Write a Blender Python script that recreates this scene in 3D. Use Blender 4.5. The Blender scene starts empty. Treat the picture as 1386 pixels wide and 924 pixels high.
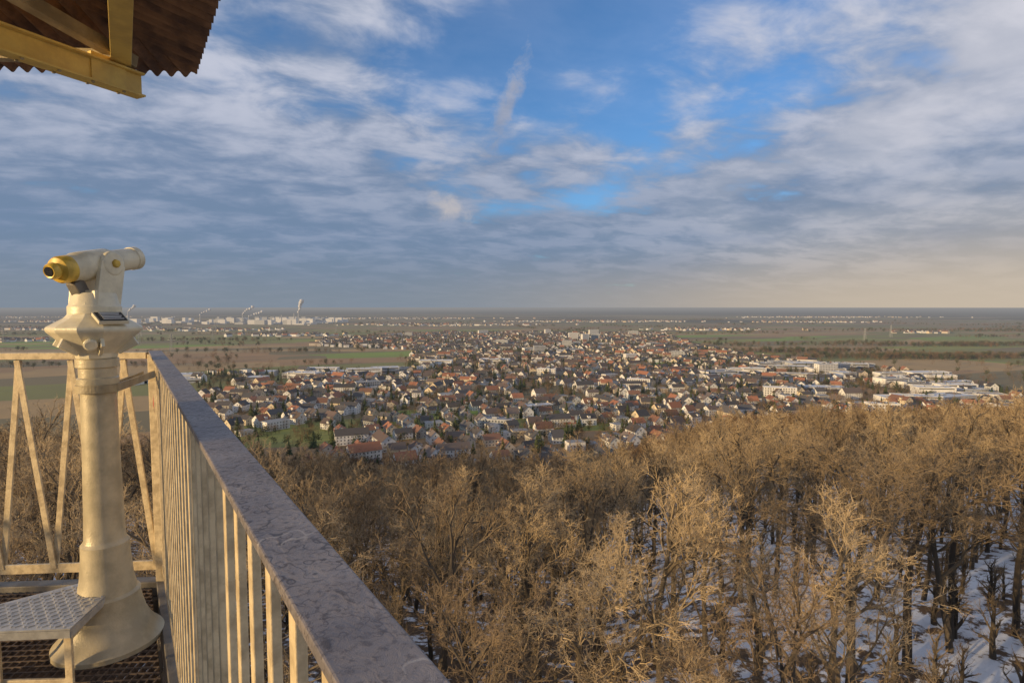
import bpy, math, random
import numpy as np
from mathutils import Vector, Matrix
random.seed(7); rng=np.random.default_rng(11)
S=bpy.context.scene
S.view_settings.view_transform='Standard'; S.view_settings.look='None'; S.view_settings.exposure=0
COL=S.collection

# ------------------------------------------------------------------ materials
class NT:
    def __init__(s,tree): s.t=tree; s.n=tree.nodes; s.l=tree.links
    def new(s,typ,**kw):
        nd=s.n.new(typ)
        for k,v in kw.items():
            if k.startswith('_'): nd.inputs[int(k[1:])].default_value=v
            else: setattr(nd,k,v)
        return nd
    def link(s,a,b): s.l.new(a,b)
    def put(s,inp,v):
        if hasattr(v,'is_output'): s.l.new(v,inp)
        else: inp.default_value=v
    def m(s,op,a,b=0.0,c=None,clamp=False):
        nd=s.n.new('ShaderNodeMath'); nd.operation=op; nd.use_clamp=clamp
        s.put(nd.inputs[0],a); s.put(nd.inputs[1],b)
        if c is not None: s.put(nd.inputs[2],c)
        return nd.outputs[0]
    def vm(s,op,a,b):
        nd=s.n.new('ShaderNodeVectorMath'); nd.operation=op
        s.put(nd.inputs[0],a); s.put(nd.inputs[1],b)
        return nd.outputs['Value'] if op in('DOT_PRODUCT','DISTANCE','LENGTH') else nd.outputs[0]
    def ss(s,x,a,b,lo=0.0,hi=1.0):
        nd=s.n.new('ShaderNodeMapRange'); nd.interpolation_type='SMOOTHSTEP'
        s.put(nd.inputs[0],x)
        for i,v in enumerate((a,b,lo,hi)): nd.inputs[i+1].default_value=v
        return nd.outputs[0]
    def mix(s,f,a,b,mode='MIX'):
        nd=s.n.new('ShaderNodeMix'); nd.data_type='RGBA'; nd.blend_type=mode
        s.put(nd.inputs[0],f)
        for i,v in ((6,a),(7,b)):
            if not hasattr(v,'is_output') and len(v)==3: v=(*v,1)
            s.put(nd.inputs[i],v)
        return nd.outputs[2]
    def noise(s,vec,scale,detail=4,rough=.55,dist=0.0,out=0):
        nd=s.n.new('ShaderNodeTexNoise'); nd.inputs['Scale'].default_value=scale
        nd.inputs['Detail'].default_value=detail; nd.inputs['Roughness'].default_value=rough
        nd.inputs['Distortion'].default_value=dist
        if vec is not None: s.l.new(vec,nd.inputs['Vector'])
        return nd.outputs[out]
    def xyz(s,v):
        nd=s.n.new('ShaderNodeSeparateXYZ'); s.l.new(v,nd.inputs[0]); return nd.outputs
    def comb(s,x,y,z=0.0):
        nd=s.n.new('ShaderNodeCombineXYZ')
        for i,v in enumerate((x,y,z)): s.put(nd.inputs[i],v)
        return nd.outputs[0]

def newmat(name):
    m=bpy.data.materials.new(name); m.use_nodes=True; t=NT(m.node_tree)
    return m,t,m.node_tree.nodes['Principled BSDF']

def mat(name,col,rough=.6,metal=0,var=.15,scale=8,bump=.0,col2=None,bscale=None):
    m,t,b=newmat(name)
    g=t.new('ShaderNodeNewGeometry').outputs['Position']
    n=t.noise(g,scale,4,.6)
    c2=col2 if col2 else tuple(c*(1-var*2) for c in col)
    c=t.mix(t.ss(n,.35,.68),col,c2)
    t.link(c,b.inputs['Base Color'])
    b.inputs['Roughness'].default_value=rough; b.inputs['Metallic'].default_value=metal
    if bump:
        bp=t.new('ShaderNodeBump'); bp.inputs['Strength'].default_value=bump; bp.inputs['Distance'].default_value=.01
        t.link(t.noise(g,bscale or scale*6,3,.6),bp.inputs['Height']); t.link(bp.outputs[0],b.inputs['Normal'])
    return m

M_paint=mat('cream_paint',(.76,.68,.48),.36,.05,.10,14,.12,bscale=160)
M_eye=mat('ochre_eyepiece',(.76,.50,.08),.35,.1,.2,20)
M_black=mat('black_rubber',(.02,.02,.02),.5)
M_glass=mat('dark_lens',(.01,.012,.02),.08)
M_galv=mat('cream_painted_steel',(.70,.56,.34),.5,.0,.14,22,.2,bscale=120,col2=(.44,.34,.20))
M_base=mat('pillar_paint',(.54,.46,.30),.40,.10,.14,10,.15,bscale=140)
M_frame=mat('dark_steel_frame',(.20,.18,.15),.6,.2,.2,10,.2,bscale=140)
M_grate=mat('rusty_grating',(.17,.12,.08),.75,.2,.25,30,col2=(.07,.05,.04))
M_roofm=mat('corrugated_rust',(.26,.14,.07),.7,.1,.3,7,.3,col2=(.09,.05,.035))
M_beam=mat('golden_lit_beam_paint',(.80,.58,.15),.5,.0,.12,9,.2,col2=(.64,.44,.12))  # golden sunlight on the beam is put into its base colour
M_beamd=mat('weathered_beam_paint',(.42,.34,.20),.6,.0,.2,9,.3)
M_alu=mat('aluminium_tread',(.55,.54,.51),.38,.5,.12,30,.1)
M_red=mat('red_sticker_paint',(.65,.04,.03),.4)
m,t,b=newmat('scratched_handrail'); M_rail=m
g=t.new('ShaderNodeNewGeometry').outputs['Position']
rd=Vector((.5635,-.826,0)); rn=Vector((.826,.5635,0))
al=t.vm('DOT_PRODUCT',g,tuple(rd)); ac=t.vm('DOT_PRODUCT',g,tuple(rn)); zz=t.xyz(g)[2]
st=t.comb(t.m('MULTIPLY',al,6.0),t.m('MULTIPLY',ac,60.0),zz)
n1=t.noise(st,1.2,8,.7); n2=t.noise(g,38,8,.7,1.5); n3=t.noise(g,9,5,.6); n4=t.noise(g,150,5,.7)
c=t.mix(t.ss(n3,.3,.7),(.27,.235,.22),(.16,.145,.15))
c=t.mix(t.ss(n1,.55,.8,0,.6),c,(.44,.38,.34))
c=t.mix(t.ss(n2,.58,.65,0,.65),c,(.05,.045,.05))
c=t.mix(t.ss(n4,.50,.64,0,.6),c,(.07,.06,.065))
def scrib(sc,ds,thr,seedv,a,b_):
    wv=t.new('ShaderNodeTexWave',wave_type='RINGS'); wv.inputs['Scale'].default_value=sc; wv.inputs['Distortion'].default_value=ds; wv.inputs['Detail'].default_value=2; wv.inputs['Detail Scale'].default_value=3
    t.link(t.vm('ADD',g,seedv),wv.inputs['Vector'])
    return t.m('MULTIPLY',t.ss(wv.outputs['Fac'],.0,thr,1,0),t.ss(t.noise(t.vm('ADD',g,seedv),a,2),b_,b_+.05))
c=t.mix(t.m('MULTIPLY',scrib(8,22,.06,(0,0,0),7,.53),.7),c,(.035,.03,.035))
c=t.mix(t.m('MULTIPLY',scrib(14,16,.06,(3,1,0),9,.54),.55),c,(.05,.04,.045))
c=t.mix(t.m('MULTIPLY',scrib(6,8,.012,(5,2,0),6,.50),.5),c,(.5,.45,.4))
t.link(c,b.inputs['Base Color']); b.inputs['Metallic'].default_value=.1
t.link(t.ss(n2,.3,.7,.35,.6),b.inputs['Roughness'])
bp=t.new('ShaderNodeBump'); bp.inputs['Strength'].default_value=.5; bp.inputs['Distance'].default_value=.004
t.link(t.m('ADD',n2,t.m('MULTIPLY',n4,.5)),bp.inputs['Height']); t.link(bp.outputs[0],b.inputs['Normal'])

def barkmat(name,c1,c2,dk):
    m,t,b=newmat(name)
    oi=t.new('ShaderNodeObjectInfo').outputs['Random']
    at=t.new('ShaderNodeAttribute',attribute_name='tw').outputs['Fac']
    c=t.mix(oi,c1,c2)
    c=t.mix(t.m('MULTIPLY',t.m('SUBTRACT',1.0,at),.95),c,dk)
    t.link(c,b.inputs['Base Color']); b.inputs['Roughness'].default_value=.85
    return m
M_bark=barkmat('bare_twigs_bark',(.58,.43,.24),(.21,.145,.08),(.05,.04,.03))
M_barkfar=barkmat('distant_twigs_bark',(.32,.195,.09),(.115,.075,.038),(.05,.038,.028))
def leafm(name,c1,c2):
    m,t,b=newmat(name)
    oi=t.new('ShaderNodeObjectInfo').outputs['Random']
    t.link(t.mix(oi,c1,c2),b.inputs['Base Color']); b.inputs['Roughness'].default_value=.8
    return m
M_brownleaf=leafm('winter_shrub_leaf',(.19,.11,.045),(.09,.065,.035))
M_ever=leafm('evergreen_leaf',(.04,.06,.02),(.08,.08,.03))
M_conifer=leafm('conifer_needle',(.035,.06,.022),(.07,.085,.02))

m,t,b=newmat('ground_sheet'); M_ground=m
g=t.new('ShaderNodeNewGeometry').outputs['Position']; X,Y,Z=t.xyz(g)
rot=t.comb(t.m('ADD',t.m('MULTIPLY',X,.94),t.m('MULTIPLY',Y,.34)),t.m('ADD',t.m('MULTIPLY',X,-.34),t.m('MULTIPLY',Y,.94)))
def vor(vec,sx,sy):
    s=t.vm('MULTIPLY',vec,(sx,sy,0))
    v=t.new('ShaderNodeTexVoronoi',distance='MINKOWSKI'); v.inputs['Exponent'].default_value=8; v.inputs['Scale'].default_value=1
    v.inputs['Randomness'].default_value=.8
    t.link(s,v.inputs['Vector']); return v.outputs['Color']
vc=t.xyz(vor(rot,1/420,1/130))
cr=t.new('ShaderNodeValToRGB'); cr.color_ramp.interpolation='CONSTANT'
e=cr.color_ramp.elements
cols=[(0,(.20,.20,.05)),(.2,(.34,.20,.09)),(.36,(.24,.25,.05)),(.48,(.40,.26,.11)),(.66,(.19,.15,.07)),(.8,(.32,.23,.10)),(.92,(.20,.28,.04))]
e[0].position=0; e[0].color=(*cols[0][1],1); e[1].position=cols[1][0]; e[1].color=(*cols[1][1],1)
for p,cc in cols[2:]:
    q=e.new(p); q.color=(*cc,1)
t.link(vc[0],cr.inputs[0])
field=t.mix(t.ss(t.noise(g,.01,5),.3,.7,0,.35),cr.outputs[0],(.16,.125,.07))
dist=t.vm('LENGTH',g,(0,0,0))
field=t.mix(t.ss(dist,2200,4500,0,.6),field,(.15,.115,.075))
wood=t.ss(t.noise(t.vm('MULTIPLY',g,(.00022,.0006,0)),1,6,.6),.48,.54)
wood2=t.m('MULTIPLY',wood,t.ss(dist,3200,5500,0.0,1.0))
field=t.mix(wood2,field,(.035,.036,.03))
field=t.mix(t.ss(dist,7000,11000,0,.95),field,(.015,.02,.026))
sp=t.noise(t.vm('MULTIPLY',g,(.006,.0022,0)),1,5,.8)
spm=t.m('MULTIPLY',t.ss(sp,.58,.64),t.m('MULTIPLY',t.ss(dist,4000,6000),t.ss(t.noise(t.vm('MULTIPLY',g,(.0004,.0008,0)),1,2),.46,.56)))
field=t.mix(t.m('MULTIPLY',spm,t.ss(dist,8000,12000,1,.3)),field,(.42,.38,.34))
n=t.noise(g,.55,7,.68); n2=t.noise(g,9,4,.7)
leaf=t.mix(n2,(.07,.045,.025),(.16,.095,.05))
big=t.noise(g,.07,3)
snowy=t.ss(X,4,28,0,.09)
floor=t.mix(t.ss(t.m('ADD',t.m('ADD',n,t.m('MULTIPLY',big,.35)),snowy),.71,.78),leaf,(.74,.76,.80))
fl=t.ss(Z,-117.5,-113)
c=t.mix(fl,field,floor)
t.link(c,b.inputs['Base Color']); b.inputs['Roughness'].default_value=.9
bp=t.new('ShaderNodeBump'); bp.inputs['Strength'].default_value=.4; bp.inputs['Distance'].default_value=.15
t.link(n2,bp.inputs['Height']); t.link(bp.outputs[0],b.inputs['Normal'])

def facecol(name,rough=.8):
    m,t,b=newmat(name)
    a=t.new('ShaderNodeAttribute',attribute_name='fc')
    g=t.new('ShaderNodeNewGeometry').outputs['Position']
    c=t.mix(t.ss(t.noise(g,.6,3),.3,.75,0,.2),a.outputs['Color'],(.12,.11,.10))
    t.link(c,b.inputs['Base Color']); b.inputs['Roughness'].default_value=rough
    return m
M_fc=facecol('plaster_and_tile')
M_wallw=mat('white_render',(.74,.72,.68),.8,0,.08,.3)
M_wallg=mat('grey_cladding',(.42,.43,.44),.7,0,.1,.3)
M_flat=mat('flat_roof_gravel',(.30,.30,.31),.9,0,.15,.2)
M_flatw=mat('pale_roof_sheet',(.60,.61,.63),.7,0,.12,.1)
M_win=mat('window_glass',(.05,.06,.075),.2)
M_steel=mat('pylon_steel',(.30,.31,.32),.6,.3)
M_steam=mat('steam_vapour',(.62,.62,.64),1,0,.03,.01)
# aerial haze painted into the materials: emission mixed in by distance from the tower
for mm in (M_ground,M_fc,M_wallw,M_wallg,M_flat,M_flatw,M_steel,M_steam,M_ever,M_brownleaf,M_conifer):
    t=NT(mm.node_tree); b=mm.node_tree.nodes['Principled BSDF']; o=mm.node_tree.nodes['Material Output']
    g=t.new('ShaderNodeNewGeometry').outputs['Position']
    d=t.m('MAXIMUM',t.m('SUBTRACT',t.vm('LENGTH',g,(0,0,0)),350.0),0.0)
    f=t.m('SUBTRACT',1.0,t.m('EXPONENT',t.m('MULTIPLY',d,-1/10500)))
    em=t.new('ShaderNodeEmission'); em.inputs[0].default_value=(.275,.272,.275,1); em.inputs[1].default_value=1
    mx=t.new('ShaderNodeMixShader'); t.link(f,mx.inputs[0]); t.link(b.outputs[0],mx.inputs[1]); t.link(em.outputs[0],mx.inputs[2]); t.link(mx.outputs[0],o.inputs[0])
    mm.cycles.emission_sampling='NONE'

# ------------------------------------------------------------------ mesh builder
class MB:
    def __init__(s): s.v=[]; s.f=[]; s.m=[]
    def face(s,pts,mt=0):
        i=len(s.v); s.v+= [tuple(p) for p in pts]; s.f.append(tuple(range(i,i+len(pts)))); s.m.append(mt)
    def box(s,c,d,rot=0,mt=0):
        cs,sn=math.cos(rot),math.sin(rot); i=len(s.v)
        for dz in(-.5,.5):
            for dx,dy in((-.5,-.5),(.5,-.5),(.5,.5),(-.5,.5)):
                x,y=dx*d[0],dy*d[1]
                s.v.append((c[0]+x*cs-y*sn,c[1]+x*sn+y*cs,c[2]+dz*d[2]))
        for q in((0,3,2,1),(4,5,6,7),(0,1,5,4),(1,2,6,5),(2,3,7,6),(3,0,4,7)):
            s.f.append(tuple(i+k for k in q)); s.m.append(mt)
    def bar(s,p0,p1,w,h,up=(0,0,1),mt=0):
        p0=Vector(p0);p1=Vector(p1);d=(p1-p0).normalized();up=Vector(up)
        a=d.cross(up).normalized(); u=a.cross(d).normalized(); i=len(s.v)
        for p in(p0,p1):
            for x,y in((-.5,-.5),(.5,-.5),(.5,.5),(-.5,.5)):
                s.v.append(tuple(p+a*x*w+u*y*h))
        for q in((0,1,2,3),(7,6,5,4),(1,0,4,5),(2,1,5,6),(3,2,6,7),(0,3,7,4)):
            s.f.append(tuple(i+k for k in q)); s.m.append(mt)
    def lathe(s,prof,o=(0,0,0),ax=(0,0,1),n=40,mt=0,cap=True):
        o=Vector(o);ax=Vector(ax).normalized()
        a=ax.orthogonal().normalized(); b2=ax.cross(a); base=len(s.v)
        for r,z in prof:
            for k in range(n):
                an=2*math.pi*k/n
                s.v.append(tuple(o+ax*z+(a*math.cos(an)+b2*math.sin(an))*r))
        for j in range(len(prof)-1):
            for k in range(n):
                k2=(k+1)%n
                s.f.append((base+j*n+k,base+j*n+k2,base+(j+1)*n+k2,base+(j+1)*n+k)); s.m.append(mt)
        if cap:
            s.f.append(tuple(base+k for k in range(n))[::-1]); s.m.append(mt)
            l=base+(len(prof)-1)*n
            s.f.append(tuple(l+k for k in range(n))); s.m.append(mt)
    def build(s,name,mats,parent=None,smooth=False,bevel=0,link=True):
        me=bpy.data.meshes.new(name); me.from_pydata(s.v,[],s.f)
        for mm in (mats if isinstance(mats,(list,tuple)) else [mats]): me.materials.append(mm)
        me.polygons.foreach_set('material_index',s.m)
        if smooth:
            me.shade_smooth(); me.set_sharp_from_angle(angle=math.radians(32))
        me.update()
        ob=bpy.data.objects.new(name,me)
        COL.objects.link(ob)
        if parent: ob.parent=parent
        if bevel:
            b=ob.modifiers.new('b','BEVEL'); b.width=bevel; b.segments=2; b.limit_method='ANGLE'
        return ob
def empty(name):
    e=bpy.data.objects.new(name,None); COL.objects.link(e); return e

# ------------------------------------------------------------------ camera
cam=bpy.data.cameras.new('camera'); co=bpy.data.objects.new('camera',cam); COL.objects.link(co)
cam.lens=20; cam.sensor_width=36; cam.clip_start=.02; cam.clip_end=200000
co.location=(0,0,0); co.rotation_euler=(math.radians(90-3.49),0,0); S.camera=co

# ------------------------------------------------------------------ lighting
SUND=Vector((-.84,-.54,0)).normalized(); EL=math.radians(9.0)
sd=Vector((SUND.x*math.cos(EL),SUND.y*math.cos(EL),math.sin(EL)))
sun=bpy.data.lights.new('sun','SUN'); so=bpy.data.objects.new('sun',sun); COL.objects.link(so)
sun.energy=5.0; sun.angle=math.radians(.6); sun.color=(1,.71,.36)
so.rotation_euler=sd.to_track_quat('Z','Y').to_euler()
W=bpy.data.worlds.new('World'); S.world=W; W.use_nodes=True
W.cycles.sampling_method='NONE'
t=NT(W.node_tree); W.node_tree.nodes.clear()
out=t.new('ShaderNodeOutputWorld')
sky=t.new('ShaderNodeTexSky',sky_type='NISHITA',sun_disc=False,sun_elevation=EL,sun_rotation=math.atan2(sd.x,sd.y),altitude=300,dust_density=1.0,ozone_density=3.5)
bg1=t.new('ShaderNodeBackground'); bg1.inputs[1].default_value=.15
t.link(t.mix(1.0,sky.outputs[0],(.95,1.18,1.38),'MULTIPLY'),bg1.inputs[0])
D=t.new('ShaderNodeTexCoord').outputs['Generated']
dx,dy,dz=t.xyz(D)
zc=t.m('MAXIMUM',dz,0.0)
den=t.m('ADD',zc,.17)
u=t.m('DIVIDE',dx,den); v=t.m('DIVIDE',dy,den)
ca,sa=math.cos(math.radians(20)),math.sin(math.radians(20))
cu=t.m('ADD',t.m('MULTIPLY',u,ca),t.m('MULTIPLY',v,sa)); cv=t.m('SUBTRACT',t.m('MULTIPLY',v,ca),t.m('MULTIPLY',u,sa))
P1=t.comb(cu,t.m('MULTIPLY',cv,.9),3.7)
P2=t.comb(cu,t.m('MULTIPLY',cv,1.3),9.1)
nA=t.noise(P1,1.5,5,.50,.15); nB=t.noise(P2,3.6,6,.57,.25); nC=t.noise(P1,.9,2,.5,.2)
cov=t.m('ADD',t.m('MULTIPLY',nA,.60),t.m('MULTIPLY',nB,.40))
gap=t.ss(t.vm('DISTANCE',t.comb(dx,dz,0.0),(.14,.42,0)),.0,.50,.12,-.01)
mask=t.ss(t.m('SUBTRACT',t.m('ADD',cov,t.ss(zc,.05,.38,.15,.0)),gap),.35,.54,.10,1)
litv=t.ss(t.m('ADD',t.m('MULTIPLY',nB,.65),t.m('MULTIPLY',nC,.35)),.38,.62)
ccol=t.mix(t.m('MULTIPLY',litv,t.ss(zc,.08,.36,.30,1.0)),(.18,.255,.40),(.53,.56,.67))
right=t.ss(dx,.0,.6)
ccol=t.mix(t.m('MULTIPLY',right,t.ss(nA,.42,.6,.0,.6)),ccol,(.68,.67,.72))
low=t.m('MULTIPLY',t.ss(zc,.03,.30,1,0),t.ss(nB,.35,.62,.95,.35))
ccol=t.mix(low,ccol,(.165,.245,.365))
hz=t.ss(zc,0,.12,1,0)
hcol=t.mix(t.ss(dx,-.25,.66),(.225,.265,.315),(.52,.43,.33))
ccol=t.mix(t.m('MULTIPLY',hz,.9),ccol,hcol)
warm=t.m('MULTIPLY',t.ss(dx,.2,.70),t.ss(zc,.0,.22,.65,0))
ccol=t.mix(warm,ccol,(.60,.51,.40))
nn=t.noise(D,28,5,.65,.6)
def puff(px,py,pz,r,sx):
    d=Vector((px,py,pz)).normalized()
    dd=t.vm('SUBTRACT',D,tuple(d)); s=t.xyz(dd)
    q=t.comb(t.m('ADD',t.m('MULTIPLY',s[0],1/sx[0]),t.m('MULTIPLY',s[2],sx[2])),0.0,t.m('MULTIPLY',s[2],1/sx[1]))
    L=t.vm('LENGTH',q,(0,0,0))
    return t.ss(t.m('ADD',L,t.m('MULTIPLY',t.m('SUBTRACT',nn,.5),2.4*r)),r*1.3,r*.0)
p1=puff(-.108,1,.172,.028,(1.1,.8,.6))
p2=puff(-.015,1,.330,.060,(.42,1.3,-.9))
bg2=t.new('ShaderNodeBackground'); bg2.inputs[1].default_value=1
ccol=t.mix(t.m('MULTIPLY',p2,.6),ccol,(.34,.35,.42))
ccol=t.mix(t.m('MULTIPLY',p1,.9),ccol,(.50,.48,.50))
t.link(ccol,bg2.inputs[0])
ms=t.new('ShaderNodeMixShader')
t.link(t.m('MAXIMUM',t.m('MAXIMUM',mask,hz),t.m('MULTIPLY',t.m('MAXIMUM',p1,p2),.85)),ms.inputs[0])
t.link(bg1.outputs[0],ms.inputs[1]); t.link(bg2.outputs[0],ms.inputs[2]); t.link(ms.outputs[0],out.inputs[0])

# ------------------------------------------------------------------ terrain
def kf(az): return np.interp(az,[-180,-60,-42,-25,-10,8,21,42,60,180],[.15,.165,.165,.25,.275,.275,.185,.135,.13,.15])
def terr(x,y):
    x=np.asarray(x,float); y=np.asarray(y,float)
    r=np.hypot(x,y); az=np.degrees(np.arctan2(x,y))
    z=-18.5-kf(az)*r
    z=np.where(z>-28,-28,z)+.6*np.sin(x*.06)*np.cos(y*.05)
    return np.maximum(z,-120.0)
rad=np.concatenate([[0.01],np.arange(6,120,6),np.arange(120,1000,12),np.geomspace(1000,90000,60)])
NA=300
an=np.linspace(0,2*np.pi,NA,endpoint=False)
R,A=np.meshgrid(rad,an,indexing='ij'); gx=R*np.sin(A); gy=R*np.cos(A); gz=terr(gx,gy)
verts=np.stack([gx,gy,gz],-1).reshape(-1,3)
fs=[]
for i in range(len(rad)-1):
    for k in range(NA):
        k2=(k+1)%NA
        fs.append((i*NA+k,(i+1)*NA+k,(i+1)*NA+k2,i*NA+k2)[::-1])
me=bpy.data.meshes.new('ground'); me.from_pydata(verts.tolist(),[],fs); me.materials.append(M_ground)
me.shade_smooth(); me.update()
COL.objects.link(bpy.data.objects.new('ground',me))

# ------------------------------------------------------------------ trees
def grow_tree(seed,H=19,lmax=4,nc=(11,7,7,7,5),fat=1.0,llen=.44,bare=.42):
    rd=random.Random(seed); V=[];F=[];TW=[]
    def tube(pts,rs,n,tw):
        base=len(V)
        for i,(p,r) in enumerate(zip(pts,rs)):
            if i==len(pts)-1:
                V.append(tuple(p)); TW.append(tw)
            else:
                d=(pts[i+1]-pts[max(i-1,0)])
                a=d.orthogonal().normalized(); b=d.cross(a).normalized()
                for k in range(n):
                    q=2*math.pi*k/n
                    V.append(tuple(p+(a*math.cos(q)+b*math.sin(q))*r)); TW.append(tw)
        for i in range(len(pts)-2):
            for k in range(n):
                k2=(k+1)%n
                F.append((base+i*n+k,base+i*n+k2,base+(i+1)*n+k2,base+(i+1)*n+k))
        i=len(pts)-2; tip=base+(len(pts)-1)*n
        for k in range(n): F.append((base+i*n+k,base+i*n+(k+1)%n,tip))
    NS=[7,6,4,3,2,1]
    SID=[8,5,4,3,3,3]; LEN=[1,llen,.50,.50,.50,.5]; TWv=[.0,.10,.35,.72,.95,1.0]
    WOB=[.10,.17,.24,.26,.26,.2]; RAD=[.3,.16,.055,.021,.0100,.0065]
    def br(p,d,L,r,lv):
        n=NS[lv]; pts=[p.copy()]; dirs=[]; d=d.normalized()
        for i in range(n):
            d=(d+Vector((rd.gauss(0,1),rd.gauss(0,1),rd.gauss(0,1)))*WOB[lv]+Vector((0,0,.14 if lv in(1,2) else .05))).normalized()
            if lv==0: d=(d+Vector((0,0,.4))).normalized()
            dirs.append(d); p=p+d*L/n; pts.append(p)
        tr=.35 if lv==0 else .15
        rs=[r*(1-(1-tr)*(i/n)**.9) for i in range(n+1)]
        tube(pts,rs,SID[lv],TWv[lv])
        if lv>=lmax: return
        N=nc[lv]
        for c in range(N):
            if lv==0: f=bare+(1-bare)*(c+rd.random()*.8)/N
            else:
                lo=.30 if lv==1 else .20
                f=lo+(1-lo)*(c+rd.random())/N
            f=min(f,.985); x=f*n; i=int(x); q=pts[i].lerp(pts[i+1],x-i); dd=dirs[i]
            ax=dd.orthogonal().normalized(); ax=Matrix.Rotation(c*2.4+rd.random()*1.2,3,dd)@ax
            ang=math.radians(rd.uniform(38,60) if lv==0 else rd.uniform(26,54))
            if lv==0: ang*= (1.1-.6*(f-bare)/(1-bare))
            nd=Matrix.Rotation(ang,3,ax)@dd
            l=L*LEN[lv+1]*rd.uniform(.75,1.2)
            if lv==0: l*= (1.0-.40*(f-bare)/(1-bare))
            else: l*=1.15-.5*f
            rr=RAD[lv+1]*rd.uniform(.7,1.2)*(1 if lv else (1.1-.4*f))*(fat if lv>=1 else 1)
            br(q,nd,l,rr,lv+1)
    br(Vector((0,0,-.5)),Vector((rd.uniform(-.1,.1),rd.uniform(-.1,.1),1)),H*.80,.30,0)
    return V,F,TW
def tree_mesh(name,seed,mt,**kw):
    V,F,TW=grow_tree(seed,**kw)
    me=bpy.data.meshes.new(name); me.from_pydata(V,[],F); me.materials.append(mt)
    a=me.attributes.new('tw','FLOAT','POINT'); a.data.foreach_set('value',TW)
    me.update(); return me
near=[tree_mesh('bare_tree_mesh',s,M_bark,lmax=5,nc=(9,8,7,6,3),fat=1.0,llen=.47,bare=.40) for s in(1,2,3,5)]
mid=[tree_mesh('bare_tree_mid_mesh',s,M_bark,lmax=4,nc=(9,7,7,6,0),fat=1.3,llen=.46) for s in(6,7,8)]
far=[tree_mesh('bare_tree_far_mesh',s,M_barkfar,lmax=3,nc=(9,6,6,0,0),fat=2.5) for s in(11,12,13)]
def clump_mesh(name,seed,mt,kind):
    r=np.random.default_rng(seed); V=[];F=[]
    if kind=='conifer':
        n=170
        for _ in range(n):
            h=r.random()**1.3; rr=(1-h)*.24+.01; a=r.random()*6.283
            p=np.array([math.cos(a)*rr*r.uniform(.5,1),math.sin(a)*rr*r.uniform(.5,1),.06+h*.94])
            s=.07*(1-h*.6); o_=np.array([math.cos(a),math.sin(a),-.5])*s*1.5; tt=np.array([-math.sin(a),math.cos(a),r.uniform(-.3,.3)])*s
            i=len(V); V+= [tuple(p-tt),tuple(p+o_),tuple(p+tt),tuple(p+np.array([0,0,s]))]; F.append((i,i+1,i+2,i+3))
    else:
        n=190 if kind=='round' else 230
        cs=[(r.normal(size=3)*.15+np.array([0,0,.58])) for _ in range(7)]
        for _ in range(n):
            c=cs[r.integers(7)]; d=r.normal(size=3); d/=np.linalg.norm(d)
            p=c+d*r.uniform(.12,.27)*np.array([1,1,.95])
            q=r.normal(size=(2,3)); s=.05
            a=q[0]/np.linalg.norm(q[0])*s; b=q[1]/np.linalg.norm(q[1])*s*(1 if kind=='round' else .25)
            i=len(V); V+=[tuple(p-a),tuple(p+b),tuple(p+a),tuple(p-b)]; F.append((i,i+1,i+2,i+3))
    i=len(V)
    for z,w in((0,.025),(.55,.012)):
        V+=[(w,0,z),(-w*.5,w*.87,z),(-w*.5,-w*.87,z)]
    for k in range(3): F.append((i+k,i+(k+1)%3,i+3+(k+1)%3,i+3+k))
    me=bpy.data.meshes.new(name); me.from_pydata(V,[],F); me.materials.append(mt); me.update(); return me
def scatter(parent,name,meshes,X,Y,SC,zoff=0):
    X=np.asarray(X);Y=np.asarray(Y);SC=np.asarray(SC)
    Zt=terr(X,Y)+zoff; pick=rng.integers(len(meshes),size=len(X))
    for j,me0 in enumerate(meshes):
        s=pick==j; x,y,z,sc=X[s],Y[s],Zt[s],SC[s]; n=len(x)
        if n==0: continue
        a=rng.random(n)*6.283
        v=np.zeros((n,4,3))
        for k in range(4):
            q=a+k*math.pi/2
            v[:,k,0]=x+np.cos(q)*sc*.7071; v[:,k,1]=y+np.sin(q)*sc*.7071; v[:,k,2]=z
        me=bpy.data.meshes.new(name+'_points'); me.from_pydata(v.reshape(-1,3).tolist(),[],[tuple(range(4*i,4*i+4)) for i in range(n)])
        ob=bpy.data.objects.new(name+'_scatter',me); COL.objects.link(ob); ob.parent=parent
        ob.instance_type='FACES'; ob.use_instance_faces_scale=True; ob.instance_faces_scale=1
        ob.show_instancer_for_render=False; ob.show_instancer_for_viewport=False
        ch=bpy.data.objects.new(name,me0); COL.objects.link(ch); ch.parent=ob
nearpos=[(10.5,22.5,.97,0),(3.6,28,.95,1),(-5.5,33,.98,2),(17,30,.93,3),(-12.5,30,.92,1),(9.5,35,1.0,2),(1.0,37,.93,3),(24,39,1.05,0),
         (-1.5,24.5,.86,0),(-20,30,.95,3),(31,43,1.1,1),(20.5,45,1.06,2),(39,40,1.08,3),(-27,27,.95,2),(6.5,20,.78,3)]
for x,y,s,k in nearpos:
    ob=bpy.data.objects.new('bare_tree',near[k]); COL.objects.link(ob)
    ob.location=(x,y,float(terr(x,y))); ob.scale=(s*1.15,s*1.15,s); ob.rotation_euler=(0,0,random.random()*6.28)
sp=7.0
gxx,gyy=np.meshgrid(np.arange(-650,820,sp),np.arange(-20,760,sp)); 
fx=(gxx+rng.uniform(-3.3,3.3,gxx.shape)).ravel(); fy=(gyy+rng.uniform(-3.3,3.3,gyy.shape)).ravel()
r=np.hypot(fx,fy); az=np.degrees(np.arctan2(fx,fy)); z=terr(fx,fy)
keep=(np.abs(az)<50)&(z>-117)&(r>27)
for x,y,s,k in nearpos: keep&=np.hypot(fx-x,fy-y)>5.5
keep&=~((az>20)&(r<75)&(rng.random(len(fx))<.35))
keep&=~((az>24)&(r<42))
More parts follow.
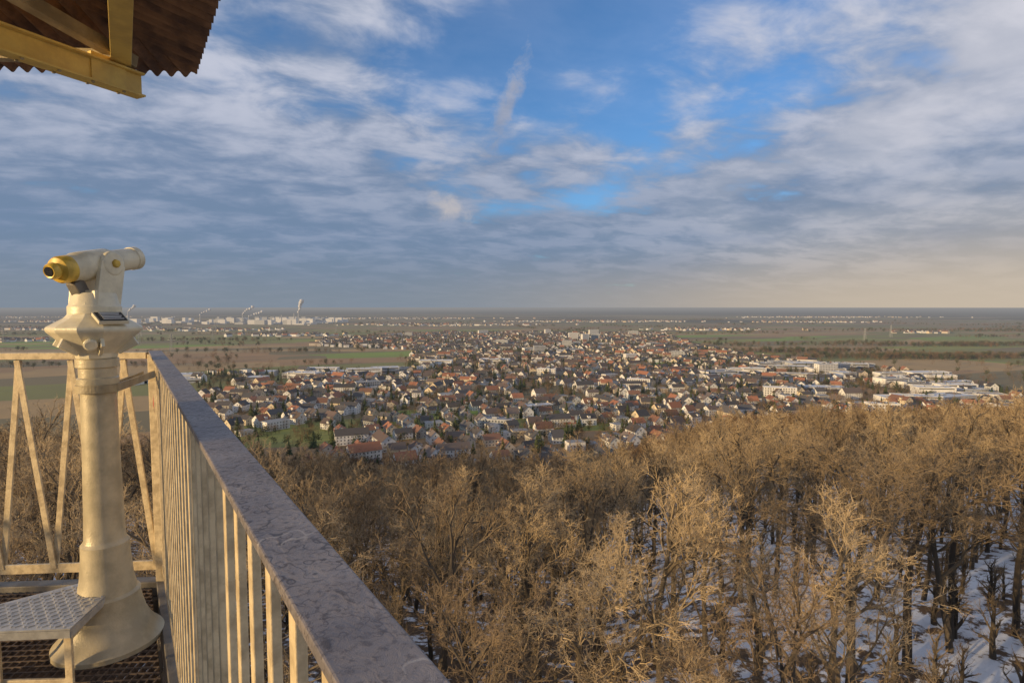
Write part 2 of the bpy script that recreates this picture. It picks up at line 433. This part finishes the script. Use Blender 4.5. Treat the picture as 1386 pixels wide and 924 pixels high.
fx,fy,r,az=fx[keep],fy[keep],r[keep],az[keep]
forest=empty('bare_winter_forest')
s=r<58; scatter(forest,'near_forest_tree',near,fx[s],fy[s],rng.uniform(.78,1.10,s.sum()))
s=(r>=58)&(r<150); scatter(forest,'forest_tree',mid,fx[s],fy[s],rng.uniform(.78,1.12,s.sum()))
s=r>=150
con=s&(az<-37)&(r>430); s2=s&~con
scatter(forest,'far_forest_tree',far,fx[s2],fy[s2],rng.uniform(.75,1.08,s2.sum()))
coni=[clump_mesh('conifer_mesh',i,M_conifer,'conifer') for i in(1,2)]
conw=empty('conifer_wood'); scatter(conw,'conifer',coni,fx[con],fy[con],rng.uniform(14,20,con.sum()))
sap=[tree_mesh('sapling_mesh',s,M_bark,H=7,lmax=3,nc=(12,7,5,0,0),fat=.55,bare=.15) for s in(41,42)]
ux=rng.uniform(-50,80,420); uy=rng.uniform(14,100,420); k=np.hypot(ux,uy)>16; ux,uy=ux[k],uy[k]
sh=empty('forest_undergrowth'); scatter(sh,'sapling',sap,ux,uy,rng.uniform(.4,1.0,len(ux)),0)

# ------------------------------------------------------------------ town
poly=[(-207,440),(-342,637),(-526,924),(-564,1015),(-206,1074),(-270,1566),(-618,1743),(-690,2100),(-319,2640),(671,2497),(561,1680),(603,1266),(718,1050),(711,840),(640,600),(160,350),(-180,350)]
def inpoly(x,y,p):
    ins=np.zeros(len(x),bool); j=len(p)-1
    for i in range(len(p)):
        xi,yi=p[i];xj,yj=p[j]
        c=((yi>y)!=(yj>y))&(x<(xj-xi)*(y-yi)/(yj-yi+1e-9)+xi); ins^=c; j=i
    return ins
def patches(pred,bb,npatch,sx,sy,jit=3):
    seeds=np.stack([rng.uniform(bb[0],bb[1],npatch),rng.uniform(bb[2],bb[3],npatch)],-1)
    ang=rng.uniform(-.6,.6,npatch); X=[];Y=[];A=[]
    ext=max(bb[1]-bb[0],bb[3]-bb[2])/math.sqrt(npatch)*1.6
    for i in range(npatch):
        a,b=np.meshgrid(np.arange(-ext,ext,sx),np.arange(-ext,ext,sy))
        a=a+rng.uniform(-jit,jit,a.shape); b=b+rng.uniform(-jit*.6,jit*.6,b.shape)
        a=a.ravel();b=b.ravel()
        x=seeds[i,0]+a*math.cos(ang[i])-b*math.sin(ang[i]); y=seeds[i,1]+a*math.sin(ang[i])+b*math.cos(ang[i])
        d=(x[:,None]-seeds[None,:,0])**2+(y[:,None]-seeds[None,:,1])**2
        k=(d.argmin(1)==i)&pred(x,y)
        X.append(x[k]);Y.append(y[k]);A.append(np.full(k.sum(),ang[i]))
    return np.concatenate(X),np.concatenate(Y),np.concatenate(A)
pred=lambda x,y: inpoly(x,y,poly)&(terr(x,y)<-116.5)
hx,hy,ha=patches(pred,(-700,720,350,2650),70,22,29,4.5)
zones=[((-470,930),(150,60),8),((-330,1010),(140,50),6),((520,760),(120,60),8),((620,900),(100,80),12),((440,980),(110,50),6),((-60,1180),(110,60),3),((580,1090),(100,80),10),((120,1500),(160,90),3),((300,1750),(140,90),3)]
k=np.ones(len(hx),bool)
for (cx,cy),(wx,wy),nh in zones: k&=~((np.abs(hx-cx)<wx)&(np.abs(hy-cy)<wy)&(rng.random(len(hx))<(.8 if nh>5 else .35)))
k&=rng.random(len(hx))<np.interp(hy,[350,1500,2650],[.88,.8,.6])
k&=~(np.sin(hx*.013+1)*np.sin(hy*.009+.5)>.86)
hx,hy,ha=hx[k],hy[k],ha[k]
VX=[];VY=[];VA=[]
for cx,cy,rx,ry,n in [(-2350,3050,450,150,220),(-1500,2900,300,110,120),(-450,3700,500,150,200),(1000,2950,260,90,110),(650,4600,700,200,280),(2300,4400,400,150,140),
                      (-1750,1980,150,60,60),(-3600,4600,600,200,200),(1900,2600,160,50,40),(-900,2350,200,70,80),(-5200,6500,1000,300,200),(-1200,5800,1100,250,260),(3500,6500,1000,300,200)]:
    VX.append(cx+rng.normal(size=n)*rx*.5); VY.append(cy+rng.normal(size=n)*ry*.5); VA.append(rng.choice([0,1.57],n)+rng.uniform(-.4,.4,n))
def houses(name,hx,hy,ha,windows=True,scale=1.0):
    n=len(hx)
    V=[];F=[];C=[]
    walls=np.array([(.82,.80,.77),(.80,.78,.72),(.70,.69,.66),(.70,.58,.40),(.82,.81,.79),(.46,.43,.38),(.60,.52,.42)])
    roofs=np.array([(.20,.095,.055),(.11,.075,.06),(.05,.048,.05),(.30,.12,.06),(.075,.07,.07),(.13,.10,.085),(.06,.052,.048)])
    zt=terr(hx,hy)
    for i in range(n):
        w=rng.uniform(8.5,11)*scale; l=rng.uniform(10,15.5)*scale; h=rng.choice([3.9,5.8,6.4,7.2]); rh=w*.5*rng.uniform(.6,.98)
        if rng.random()<.13: l*=1.7; h=8.8
        flat=rng.random()<.10
        a=ha[i]+(math.pi/2 if rng.random()<.5 else 0)+rng.uniform(-.15,.15); cs,sn=math.cos(a),math.sin(a)
        z0=zt[i]-1; z1=zt[i]+h; z2=z1+(.5 if flat else rh)
        P=lambda x,y,z:(hx[i]+x*cs-y*sn,hy[i]+x*sn+y*cs,z)
        wc=np.minimum(walls[rng.integers(7)]*rng.uniform(.85,1.03),.84); rc=roofs[rng.integers(7)]*rng.uniform(.8,1.3)
        if flat: rc=np.array((.26,.26,.26))
        X=l/2;Y=w/2
        def q(pts,c):
            b=len(V); V.extend(pts); F.append(tuple(range(b,b+len(pts)))); C.append((*c,1))
        q([P(-X,-Y,z0),P(X,-Y,z0),P(X,-Y,z1),P(-X,-Y,z1)],wc); q([P(X,Y,z0),P(-X,Y,z0),P(-X,Y,z1),P(X,Y,z1)],wc)
        if flat:
            q([P(X,-Y,z0),P(X,Y,z0),P(X,Y,z1),P(X,-Y,z1)],wc); q([P(-X,Y,z0),P(-X,-Y,z0),P(-X,-Y,z1),P(-X,Y,z1)],wc)
            q([P(-X,-Y,z1),P(X,-Y,z1),P(X,Y,z1),P(-X,Y,z1)],rc)
        else:
            q([P(X,-Y,z0),P(X,Y,z0),P(X,Y,z1),P(X,0,z2),P(X,-Y,z1)],wc); q([P(-X,Y,z0),P(-X,-Y,z0),P(-X,-Y,z1),P(-X,0,z2),P(-X,Y,z1)],wc)
            o=.5; sl=rh/Y
            for sg in(-1,1):
                q([P(-X-.4,sg*(Y+o),z1-o*sl+.12),P(X+.4,sg*(Y+o),z1-o*sl+.12),P(X+.4,0,z2+.12),P(-X-.4,0,z2+.12)][::sg],rc)
            if hy[i]<1300:
                cx_=rng.uniform(-X*.5,X*.5); b=len(V)
                for zc_ in(z2-1.0,z2+1.0):
                    for ax_,ay_ in((-.4,-.4),(.4,-.4),(.4,.4),(-.4,.4)): V.append(P(cx_+ax_,ay_+.8,zc_))
                for f_ in((4,5,6,7),(0,1,5,4),(1,2,6,5),(2,3,7,6),(3,0,4,7)): F.append(tuple(b+k_ for k_ in f_)); C.append((.25,.12,.08,1))
                if rng.random()<.5:
                    sg=rng.choice([-1,1]); y0=sg*Y*.95;y1=sg*Y*.25; zz0=z1+.1; zz1=z1+rh*.62
                    q([P(cx_-1.5,y0,zz0),P(cx_+1.5,y0,zz0),P(cx_+1.5,y0,zz1),P(cx_-1.5,y0,zz1)],wc)
                    q([P(cx_-1.7,y0+sg*.3,zz1),P(cx_+1.7,y0+sg*.3,zz1),P(cx_+1.7,y1,zz1+.5),P(cx_-1.7,y1,zz1+.5)],rc)
                    q([P(cx_-1.5,y0,zz0),P(cx_-1.5,y0,zz1),P(cx_-1.5,y1,zz1)],wc);q([P(cx_+1.5,y0,zz0),P(cx_+1.5,y0,zz1),P(cx_+1.5,y1,zz1)],wc)
        if windows and hy[i]<1100:
            fl=1 if h<4 else (2 if h<8 else 3); wcx=(.07,.07,.08)
            for f_ in range(fl):
                zb=zt[i]+.9+f_*2.8; zt_=zb+1.25
                if zt_>z1+.3: continue
                for sx_ in np.arange(-X+1.8,X-1.2,3.0):
                    for sg in(-1,1):
                        q([P(sx_-.5,sg*(Y+.05),zb),P(sx_+.5,sg*(Y+.05),zb),P(sx_+.5,sg*(Y+.05),zt_),P(sx_-.5,sg*(Y+.05),zt_)],wcx)
                for sy_ in(-Y*.5,Y*.5):
                    for sg in(-1,1):
                        q([P(sg*(X+.05),sy_-.5,zb),P(sg*(X+.05),sy_+.5,zb),P(sg*(X+.05),sy_+.5,zt_),P(sg*(X+.05),sy_-.5,zt_)],wcx)
            if not flat:
                for sg in(-1,1):
                    zb=z1+.5; q([P(sg*(X+.05),-.5,zb),P(sg*(X+.05),.5,zb),P(sg*(X+.05),.5,zb+1.2),P(sg*(X+.05),-.5,zb+1.2)],wcx)
    me=bpy.data.meshes.new(name); me.from_pydata(V,[],F); me.materials.append(M_fc)
    a=me.attributes.new('fc','FLOAT_COLOR','FACE'); a.data.foreach_set('color',np.array(C,dtype=np.float32).ravel())
    me.update(); ob=bpy.data.objects.new(name,me); COL.objects.link(ob)
houses('town_houses',hx,hy,ha,True,1.14)
houses('distant_village_houses',np.concatenate(VX),np.concatenate(VY),np.concatenate(VA),False,1.3)
def hall(name,x,y,w,l,h,rot,apt=False):
    b=MB(); z=float(terr(x,y)); cs,sn=math.cos(rot),math.sin(rot)
    L=lambda a,c:(x+a*cs-c*sn,y+a*sn+c*cs)
    b.box((x,y,z+h/2-.5),(l,w,h+1),rot,0)
    b.box((x,y,z+h+.15),(l-.8,w-.8,.31),rot,1)
    for sg in(-1,1):
        p=L(0,sg*(w/2-.2)); b.box((p[0],p[1],z+h+.35),(l,.4,.7),rot,0)
        p=L(sg*(l/2-.2),0); b.box((p[0],p[1],z+h+.36),(.4,w-.8,.7),rot,0)
    nf=max(1,int(h/3)) if apt else (1 if h<9 else 2)
    for f in range(nf):
        zz=z+1.6+f*(h/nf)
        if apt:
            for sg in(-1,1):
                for a in np.arange(-l/2+2,l/2-1,3.2):
                    p=L(a,sg*(w/2+.03)); b.box((p[0],p[1],zz),(1.6,.1,1.4),rot,2)
                for c_ in (-w*.25,w*.25):
                    p=L(sg*(l/2+.03),c_); b.box((p[0],p[1],zz),(.1,1.4,1.4),rot,2)
        else:
            for sg in(-1,1):
                p=L(0,sg*(w/2+.03)); b.box((p[0],p[1],zz+h*.25),(l*.9,.1,1.3),rot,2)
                p=L(l*.3,sg*(w/2+.04)); b.box((p[0],p[1],z+1.8),(4,.14,3.4),rot,2)
    for _ in range(3 if not apt else 1):
        p=L(random.uniform(-.35,.35)*l,random.uniform(-.3,.3)*w); b.box((p[0],p[1],z+h+1.1),(random.uniform(2,6),random.uniform(2,4),1.7),rot,3)
    wm=random.choice([M_wallw,M_wallw,M_wallg]); rm=random.choice([M_flat,M_flatw,M_flatw])
    b.build(name,[wm,rm,M_win,M_wallg])
for (cx,cy),(wx,wy),nh in zones:
    for _ in range(nh):
        hall('industrial_hall',cx+random.uniform(-.9,.9)*wx,cy+random.uniform(-.9,.9)*wy,random.uniform(16,32),random.uniform(28,68),random.uniform(6,12),random.uniform(-.25,.35))
for x,y,h in [(250,1950,26),(290,1980,24),(215,2000,28),(70,1450,20),(160,1650,22),(-30,1750,18),(330,2300,26),(-120,2350,22),(150,2400,24),(360,760,12),(-15,560,9),(420,640,11),(260,1250,16),(-210,820,12),(60,980,13),(380,1300,18),(-400,2200,20),(500,2350,20),(30,640,9),(190,850,12),(560,1010,18),(600,1030,16)]:
    hall('apartment_block',x,y,13,random.uniform(22,42),h,random.uniform(-.3,.5),True)
pl=MB()
for _ in range(170):
    x=random.choice([random.uniform(-2150,-1350),random.uniform(-3100,-1300)]); y=random.uniform(3800,4700); h=random.choice([8,12,18,30,38])
    pl.box((x,y,-120+h/2),(random.uniform(15,70),random.uniform(20,50),h),random.uniform(-.1,.1),random.choice([0,0,1]))
for x,y,h in [(-1500,4000,80),(-1530,4000,75),(-1940,4100,70),(-2900,4300,85),(-1700,4200,60),(-2300,4200,65),(-1850,4000,55),(-1600,3950,50)]:
    pl.lathe([(5,-120),(3,-120+h)],(x,y,0),n=12,mt=1)
pl.build('chemical_plant',[M_wallw,M_wallg])
def steam(x,y,z,n,lean,sc=1):
    rr=random.Random(int(x))
    import bmesh
    bm=bmesh.new()
    for i in range(n):
        f=i/n; mtx=Matrix.Translation((x+lean*f*70+rr.uniform(-5,5),y,z+f*85*sc+rr.uniform(-4,4)))@Matrix.Diagonal((5+11*f*sc,5+11*f*sc,5+8*f*sc,1))
        bmesh.ops.create_icosphere(bm,subdivisions=2,radius=1,matrix=mtx)
    for v in bm.verts: v.co+=Vector((rr.uniform(-2.5,2.5),rr.uniform(-2,2),rr.uniform(-2.5,2.5)))
    me=bpy.data.meshes.new('steam_plume'); bm.to_mesh(me); bm.free(); me.materials.append(M_steam); me.shade_smooth()
    COL.objects.link(bpy.data.objects.new('steam_plume',me))
steam(-1500,4000,-42,11,.35,1.1); steam(-1940,4100,-52,6,1.2,.7); steam(-2900,4300,-38,6,.9,.7); steam(-1850,4000,-67,6,1.6,.5); steam(-2300,4200,-58,5,1.3,.5)
def pylon(x,y,h):
    b=MB(); z=-120
    for sx in(-1,1):
        for sy in(-1,1): b.bar((x+sx*4,y+sy*4,z),(x+sx*.6,y+sy*.6,z+h),.6,.6)
    for i in range(6):
        f=i/6; w=4*(1-f)+.6*f; g_=(i+1)/6; w2=4*(1-g_)+.6*g_
        b.bar((x-w,y-w,z+h*f),(x+w2,y-w2,z+h*g_),.35,.35); b.bar((x+w,y-w,z+h*f),(x-w2,y-w2,z+h*g_),.35,.35)
    for f,l in((.68,11),(.80,8.5),(.92,6)):
        b.bar((x-l,y,z+h*f),(x+l,y,z+h*f),.7,.9); b.bar((x-l,y,z+h*f),(x,y,z+h*f+3),.3,.3); b.bar((x+l,y,z+h*f),(x,y,z+h*f+3),.3,.3)
    b.build('electricity_pylon',M_steel)
for i,(x,y) in enumerate([(-1150,1750),(-1080,2050),(-960,2350),(-820,2650),(-700,2980),(-1500,2300),(-1380,2650),(1180,1900),(1500,2250),(-900,1500),(-1700,1900),(-1250,1350)]): pylon(x,y,48)
N=12000
tx=rng.uniform(-700,720,N*2); ty=rng.uniform(350,2650,N*2)
k=pred(tx,ty)&(rng.random(N*2)<np.interp(ty,[350,1200,2650],[1,.85,.6])); tx,ty=tx[k],ty[k]
tt=empty('town_trees')
tw=[clump_mesh('town_bare_tree_mesh',i,M_brownleaf,'twig') for i in(21,22,23)]
ev=[clump_mesh('town_evergreen_mesh',i,M_ever,'round') for i in(31,32)]
kk=rng.random(len(tx))
s=kk<.60; scatter(tt,'town_bare_tree',tw,tx[s],ty[s],rng.uniform(7,14,s.sum()),-.5)
s=(kk>=.60)&(kk<.82); scatter(tt,'town_evergreen_tree',ev,tx[s],ty[s],rng.uniform(5,11,s.sum()),-.5)
s=kk>=.82; scatter(tt,'town_conifer',coni,tx[s],ty[s],rng.uniform(8,16,s.sum()),-.5)
gx_=[];gy_=[]
for _ in range(110):
    cy=rng.uniform(900,5200); cx=rng.uniform(-1.0,1.0)*cy; L=rng.uniform(80,500); a=rng.choice([.3,1.87,.1])+rng.uniform(-.15,.15); n=int(L/9)
    q=rng.uniform(-L/2,L/2,n); gx_.append(cx+np.cos(a)*q+rng.normal(size=n)*6); gy_.append(cy+np.sin(a)*q+rng.normal(size=n)*6)
for cx,cy,rx,ry,n in [(950,1330,300,45,700),(760,1500,200,40,300),(1350,1750,450,50,600),(-650,1500,160,25,70),(-1100,2000,300,50,150),(900,900,120,90,130),(-750,1150,200,30,80),(1500,1150,400,35,450),(2600,2800,1000,100,800),(-2600,2400,700,80,350)]:
    gx_.append(cx+rng.normal(size=n)*rx*.6); gy_.append(cy+rng.normal(size=n)*ry*.6)
gx_=np.concatenate(gx_);gy_=np.concatenate(gy_); k=(terr(gx_,gy_)<-116)&~pred(gx_,gy_); gx_,gy_=gx_[k],gy_[k]
hd=empty('field_hedgerow'); scatter(hd,'hedgerow_tree',tw+ev[:1],gx_,gy_,rng.uniform(9,17,len(gx_)),-.5)

# ------------------------------------------------------------------ lookout tower
FL=-1.5
C=Vector((-1.90,3.02,0)); d1=Vector((.5635,-.826,0)); n1=Vector((.826,.5635,0))
def rotz(v,a): return Matrix.Rotation(math.radians(a),3,'Z')@v
SIDE=4.2
cen=C-(rotz(n1,30))*SIDE
corn=[cen+rotz(C-cen,60*i) for i in range(6)]
d2=(corn[1]-C).normalized(); n2=rotz(n1,60)
T=empty('lookout_tower')
g=MB(); ap=SIDE*.866-.06
def hexchord(o,d):
    lo,hi=-20,20
    for i in range(6):
        nn=rotz(n1,60*i); a=o.dot(nn); b=d.dot(nn)
        if abs(b)<1e-6:
            if a>ap: return None
            continue
        tq=(ap-a)/b
        if b>0: hi=min(hi,tq)
        else: lo=max(lo,tq)
    return (lo,hi) if hi>lo+.05 else None
for dd,nn,stp,w,hh,zz in((n2,d2,.0333,.004,.03,0),(d2,n2,.040,.006,.008,.001)):
    kq=-SIDE
    while kq<SIDE:
        ch=hexchord(nn*kq,dd)
        if ch:
            a=cen+nn*kq+dd*ch[0]; b_=cen+nn*kq+dd*ch[1]
            a.z=b_.z=FL-hh/2+zz; g.bar(a,b_,w,hh)
        kq+=stp
g.build('floor_grating',M_grate,T)
fr=MB()
for i in range(6):
    a=corn[i].copy(); b_=corn[(i+1)%6].copy(); a.z=b_.z=FL-.08
    fr.bar(a,b_,.07,.2)
    c0=cen.copy(); c0.z=FL-.16; a.z=FL-.16; fr.bar(c0,a,.08,.20)
    m0=(corn[i]+corn[(i+1)%6])/2; m0.z=FL-.15; fr.bar(c0,m0,.06,.16)
fr.build('floor_frame',M_frame,T,bevel=.004)
lg=MB()
for i in range(6):
    p=cen+(corn[i]-cen)*.45; q=cen+(corn[i]-cen)*.9
    lg.bar((q.x,q.y,-29),(p.x,p.y,FL-.27),.25,.25,(1,0,0))
    for lvl in range(5):
        z0=-29+lvl*5.4; f0=.9-.45*(lvl*5.4)/27.3; f1=.9-.45*((lvl+1)*5.4)/27.3
        a=cen+(corn[i]-cen)*f0; b_=cen+(corn[(i+1)%6]-cen)*f1
        lg.bar((a.x,a.y,z0),(b_.x,b_.y,z0+5.4),.1,.1,(.3,.2,1))
lg.lathe([(.25,-29),(.25,2.3)],(cen.x,cen.y,0),n=24)
lg.build('tower_legs_and_mast',M_frame,T)
RT=-.235
hr=MB()
a=C-d1*.03; b_=C+d1*SIDE
hr.bar((a.x,a.y,RT-.006),(b_.x,b_.y,RT-.006),.060,.012)
hr.build('handrail',M_rail,T,bevel=.002)
bl=MB(); bl.bar((a.x,a.y,FL+.09),(b_.x,b_.y,FL+.09),.012,.045)
s=.12
while s<SIDE-.1:
    p=C+d1*s
    bl.box((p.x,p.y,(RT-.012+FL+.08)/2),(.026,.012,RT-.012-FL-.08),math.atan2(d1.y,d1.x),0)
    s+=.115
bl.build('balusters',M_galv,T,bevel=.0015)
o2=MB(); 
for i in range(0,5):
    a=corn[i].copy(); b_=corn[i+1].copy(); dd=(b_-a).normalized(); L=(b_-a).length
    A_=a+dd*.035; B_=b_-dd*.035
    o2.bar((A_.x,A_.y,RT-.022),(B_.x,B_.y,RT-.022),.05,.034)
    o2.bar((A_.x,A_.y,FL+.10),(B_.x,B_.y,FL+.10),.014,.05)
    s=.03; st=.132
    zt_,zb_=RT-.045,FL+.10
    k=0
    while s+st<L-.02:
        p=a+dd*s;q=a+dd*(s+st)
        nn=Vector((dd.y,-dd.x,0))*(.006 if k%2 else -.006)
        o2.bar((p.x+nn.x,p.y+nn.y,zt_ if k%2==1 else zb_),(q.x+nn.x,q.y+nn.y,zb_ if k%2==1 else zt_),.010,.030,(dd.x,dd.y,0))
        s+=st;k+=1
o2.build('braced_railing',M_galv,T,bevel=.0015)
ps=MB()
for i in range(6):
    p=corn[i]; ps.box((p.x,p.y,(FL-.1+RT-.014)/2),(.055,.055,RT-.014-FL+.1),math.atan2(d2.y,d2.x))
for s in(1.45,2.9):
    p=C+d2*s; ps.box((p.x,p.y,(FL+RT-.05)/2),(.045,.06,RT-.05-FL),math.atan2(d2.y,d2.x))
ps.build('railing_posts',M_galv,T,bevel=.003)
rs=MB(); p=C+d1*.42-n1*.030
zz=-.46
rs.face([(p.x-d1.x*.06,p.y-d1.y*.06,zz-.005),(p.x+d1.x*.10,p.y+d1.y*.10,zz-.035),(p.x+d1.x*.02,p.y+d1.y*.02,zz+.055)])
rs.build('red_sticker',M_red,T)
E=C+rotz(n1,30)*.289; E.z=1.30
rf=MB(); SL=.24
def facet(d,n,L,B,sign):
    N=int(L/.0095); ph=.076
    prev=None
    for i in range(N+1):
        a=L*i/N; bm=min(B,a*1.732); w=.017*math.sin(2*math.pi*a/ph)
        if bm<=0: bm=.001
        pts=[]
        for j in range(3):
            bb=bm*j/2
            p=E+d*a-n*bb; pts.append((p.x,p.y,E.z+SL*bb+w))
        if prev:
            for j in range(2):
                q=[prev[j],pts[j],pts[j+1],prev[j+1]]; rf.face(q if sign>0 else q[::-1])
        prev=pts
facet(d1,n1,2.4,1.5,1); facet(d2,n2,1.5,1.5,-1)
ro=rf.build('corrugated_roof',M_roofm,T,smooth=False)
sm=ro.modifiers.new('w','WELD'); sm.merge_threshold=.0005
so_=ro.modifiers.new('s','SOLIDIFY'); so_.thickness=.003
rb=MB(); rad_=rotz(n1,30)
def pt(v,z): return (v.x,v.y,z)
a=C-rad_*.02
rb.bar(pt(a,1.13),pt(cen,1.13),.012,.10,mt=0)
rb.bar(pt(a,1.076),pt(cen,1.076),.075,.010,mt=0)
rb.bar(pt(a,1.185),pt(cen,1.185),.075,.010,mt=0)
a=C-rad_*.115
rb.bar(pt(a,1.235),pt(a+d1*2.4,1.235),.085,.07,mt=0)
a=C-rad_*.14
rb.bar(pt(a,1.23),pt(a+d2*1.4,1.23),.05,.06,mt=1)
p=C-rad_*.05; q=C-rad_*2.6; rb.bar(pt(p,1.235),pt(q,1.235+2.55*.866*SL),.06,.06,mt=1)
for bdist in(.8,1.35):
    p=E-n1*bdist+d1*bdist*.577; zb=E.z+SL*bdist-.055
    rb.bar(pt(p,zb),pt(p+d1*1.4,zb),.05,.06,mt=1)
    p=E-n2*bdist+d2*bdist*.577; rb.bar(pt(p,zb),pt(p+d2*(1.45-bdist*.577),zb),.05,.06,mt=1)
p=C-rad_*.10
rb.bar(pt(p,1.15),pt(p-rad_*.16,1.15),.03,.13,mt=0)
for i in range(9):
    q=C-rad_*(.12+.14*i)
    for sg in(-1,1):
        qq=q+rotz(rad_,90)*sg*.024; rb.lathe([(.008,0),(.008,-.007)],(qq.x,qq.y,1.071),n=6,mt=1)
rb.build('roof_beams',[M_beam,M_beamd],T,bevel=.002)

# ------------------------------------------------------------------ coin telescope
TX,TY=-1.815,2.48
TE=empty('coin_operated_telescope')
b=MB()
prof=[(.212,FL),(.212,FL+.020),(.205,FL+.028),(.190,FL+.042),(.166,FL+.075),(.145,FL+.12),(.132,FL+.17),(.126,FL+.205),(.126,FL+.225),(.113,FL+.235),(.101,FL+.30),(.093,FL+.40),(.092,FL+.455),(.084,FL+.465),(.079,FL+.475),(.076,FL+.55),(.069,FL+.9),(.067,FL+1.14),(.078,FL+1.145),(.078,FL+1.19),(.070,FL+1.195),(.070,FL+1.235),(.080,FL+1.24),(.080,FL+1.275)]
b.lathe(prof,(TX,TY,0),n=56)
b.build('pillar',M_base,TE,smooth=True)
hd_=MB()
hd_.lathe([(.076,-.225),(.080,-.20),(.156,-.122),(.174,-.104),(.176,-.088),(.168,-.082),(.112,-.048),(.098,-.032),(.090,.02)],(TX,TY,0),n=12)
hd_.build('coin_box_bowl',M_paint,TE,bevel=.006)
fins=MB()
for kx in range(6):
    a=math.radians(60*kx+14); fins.bar((TX+.07*math.cos(a),TY+.07*math.sin(a),-.175),(TX+.145*math.cos(a),TY+.145*math.sin(a),-.132),.014,.075)
fins.lathe([(.026,0),(.026,.03),(.018,.034)],(TX+.055,TY-.103,-.150),(.45,-.9,-.35),n=20)
fins.build('bowl_fins_and_coin_return',M_paint,TE,bevel=.002)
pn=MB(); 
pc=Vector((TX+.115,TY-.070,-.048)); ax=Vector((.7,-.5,0)).normalized(); tz=Vector((.35,-.25,.9)).normalized(); sd_=ax.cross(Vector((0,0,1))).normalized()
pn.bar(pc-sd_*.055,pc+sd_*.055,.085,.014,tz,0)
pn.bar(pc-sd_*.050+tz*.008,pc+sd_*.050+tz*.008,.076,.004,tz,1)
for i in range(5):
    qq=pc+tz*.0115+ (tz.cross(sd_)).normalized()*(-.028+.014*i)
    pn.bar(qq-sd_*(.04-.006*(i%2)),qq+sd_*(.035),.004,.002,tz,2)
pn.build('instruction_panel',[M_paint,M_black,M_wallw],TE)
up=MB()
up.lathe([(.098,-.03),(.098,.0),(.090,.012),(.083,.055),(.080,.06)],(TX,TY,0),n=40)
up.build('swivel_neck',M_paint,TE,smooth=True)
e0=Vector((-1.852,2.30,.142)); e1=Vector((-1.785,2.715,.230)); bd=(e1-e0).normalized(); side=bd.cross(Vector((0,0,1))).normalized(); upv=side.cross(bd)
yk=MB(); pc=e0+bd*.225
for sg in(-1,1):
    base=Vector((TX,TY,.03))+side*sg*.060; top=pc+side*sg*.066
    yk.bar(base-Vector((0,0,.03)),top,.022,.12,bd)
    yk.lathe([(.054,0),(.054,.018),(.047,.024),(.026,.026)],pc+side*sg*.058,side*sg,n=32)
    yk.lathe([(.020,0),(.018,.014)],pc+side*sg*.082,side*sg,n=6,mt=1)
yk.box((TX,TY,.04),(.13,.12,.06),math.atan2(side.y,side.x))
yk.build('yoke',[M_paint,M_eye],TE,smooth=True,bevel=.003)
br=MB()
L=(e1-e0).length
br.lathe([(.050,.066),(.056,.074),(.057,.10),(.062,.11),(.064,.15),(.063,.26),(.056,.28),(.051,.30),(.049,L-.03),(.053,L-.028),(.053,L),(.046,L),(.044,L-.03)],e0,bd,n=48)
br.build('barrel',M_paint,TE,smooth=True)
ey=MB()
ey.lathe([(.020,-.010),(.026,-.012),(.031,-.006),(.034,.012),(.031,.02),(.050,.028),(.056,.038),(.056,.074)],e0,bd,n=40,mt=0)
ey.build('eyepiece',M_eye,TE,smooth=True)
le=MB(); le.lathe([(.0195,-.0135),(.0195,-.0110)],e0,bd,n=24); le.build('eyepiece_lens',M_glass,TE)
hs=MB(); hs.bar(e0+bd*.09-upv*.054,e0+bd*.11-upv*.120,.05,.05,bd); hs.build('lock_housing',M_frame,TE,bevel=.006)
cl=MB()
cl.lathe([(.079,-.372),(.084,-.370),(.084,-.338),(.079,-.336)],(TX,TY,0),n=40,cap=False)
cl.bar((TX+.02,TY+.082,-.354),(C.x-.03,C.y-.06,-.354),.008,.034)
cl.bar((TX+.082,TY+.0,-.354),(C.x+.01,C.y-.03,-.354),.008,.034)
cl.build('clamp_bracket',M_beamd,TE)
ST=empty('viewing_step')
P=[(-1.765,2.425),(-1.955,2.50),(-2.14,2.33),(-2.32,2.17),(-2.28,2.095),(-1.99,2.115),(-1.715,2.135)]
s_=MB(); zt_=-1.245
top=[(x,y,zt_) for x,y in P]; bot=[(x,y,zt_-.006) for x,y in P]
s_.face(top[::1]); s_.face(bot[::-1])
for i in range(len(P)):
    j=(i+1)%len(P); s_.face([bot[i],bot[j],top[j],top[i]])
for i in(5,6,3,4):
    j=(i+1)%len(P); s_.bar((P[i][0],P[i][1],zt_-.022),(P[j][0],P[j][1],zt_-.022),.004,.030)
r_=0
for yy in np.arange(2.10,2.50,.026):
    for k2,xx in enumerate(np.arange(-2.32,-1.70,.026)):
        if all(inpoly(np.array([xx+ox]),np.array([yy+oy]),P)[0] for ox in(-.012,.012) for oy in(-.012,.012)):
            a=.785 if (k2+r_)%2 else -.785
            s_.box((xx,yy,zt_+.0015),(.021,.007,.005),a)
    r_+=1
s_.build('tread_plate',M_alu,ST)
l=MB()
for x,y in((-1.735,2.15),(-2.0,2.13),(-2.27,2.13),(-1.97,2.46)):
    l.bar((x,y,FL),(x,y,zt_-.008),.030,.012,(0,1,0))
l.bar((-1.735,2.15,FL+.03),(-2.27,2.13,FL+.03),.012,.03)
l.bar((-1.735,2.15,zt_-.05),(-1.80,2.40,zt_-.05),.010,.03)
l.build('step_legs',M_galv,ST,bevel=.002)
print('houses',len(hx),'trees',len(fx),'towntrees',len(tx))
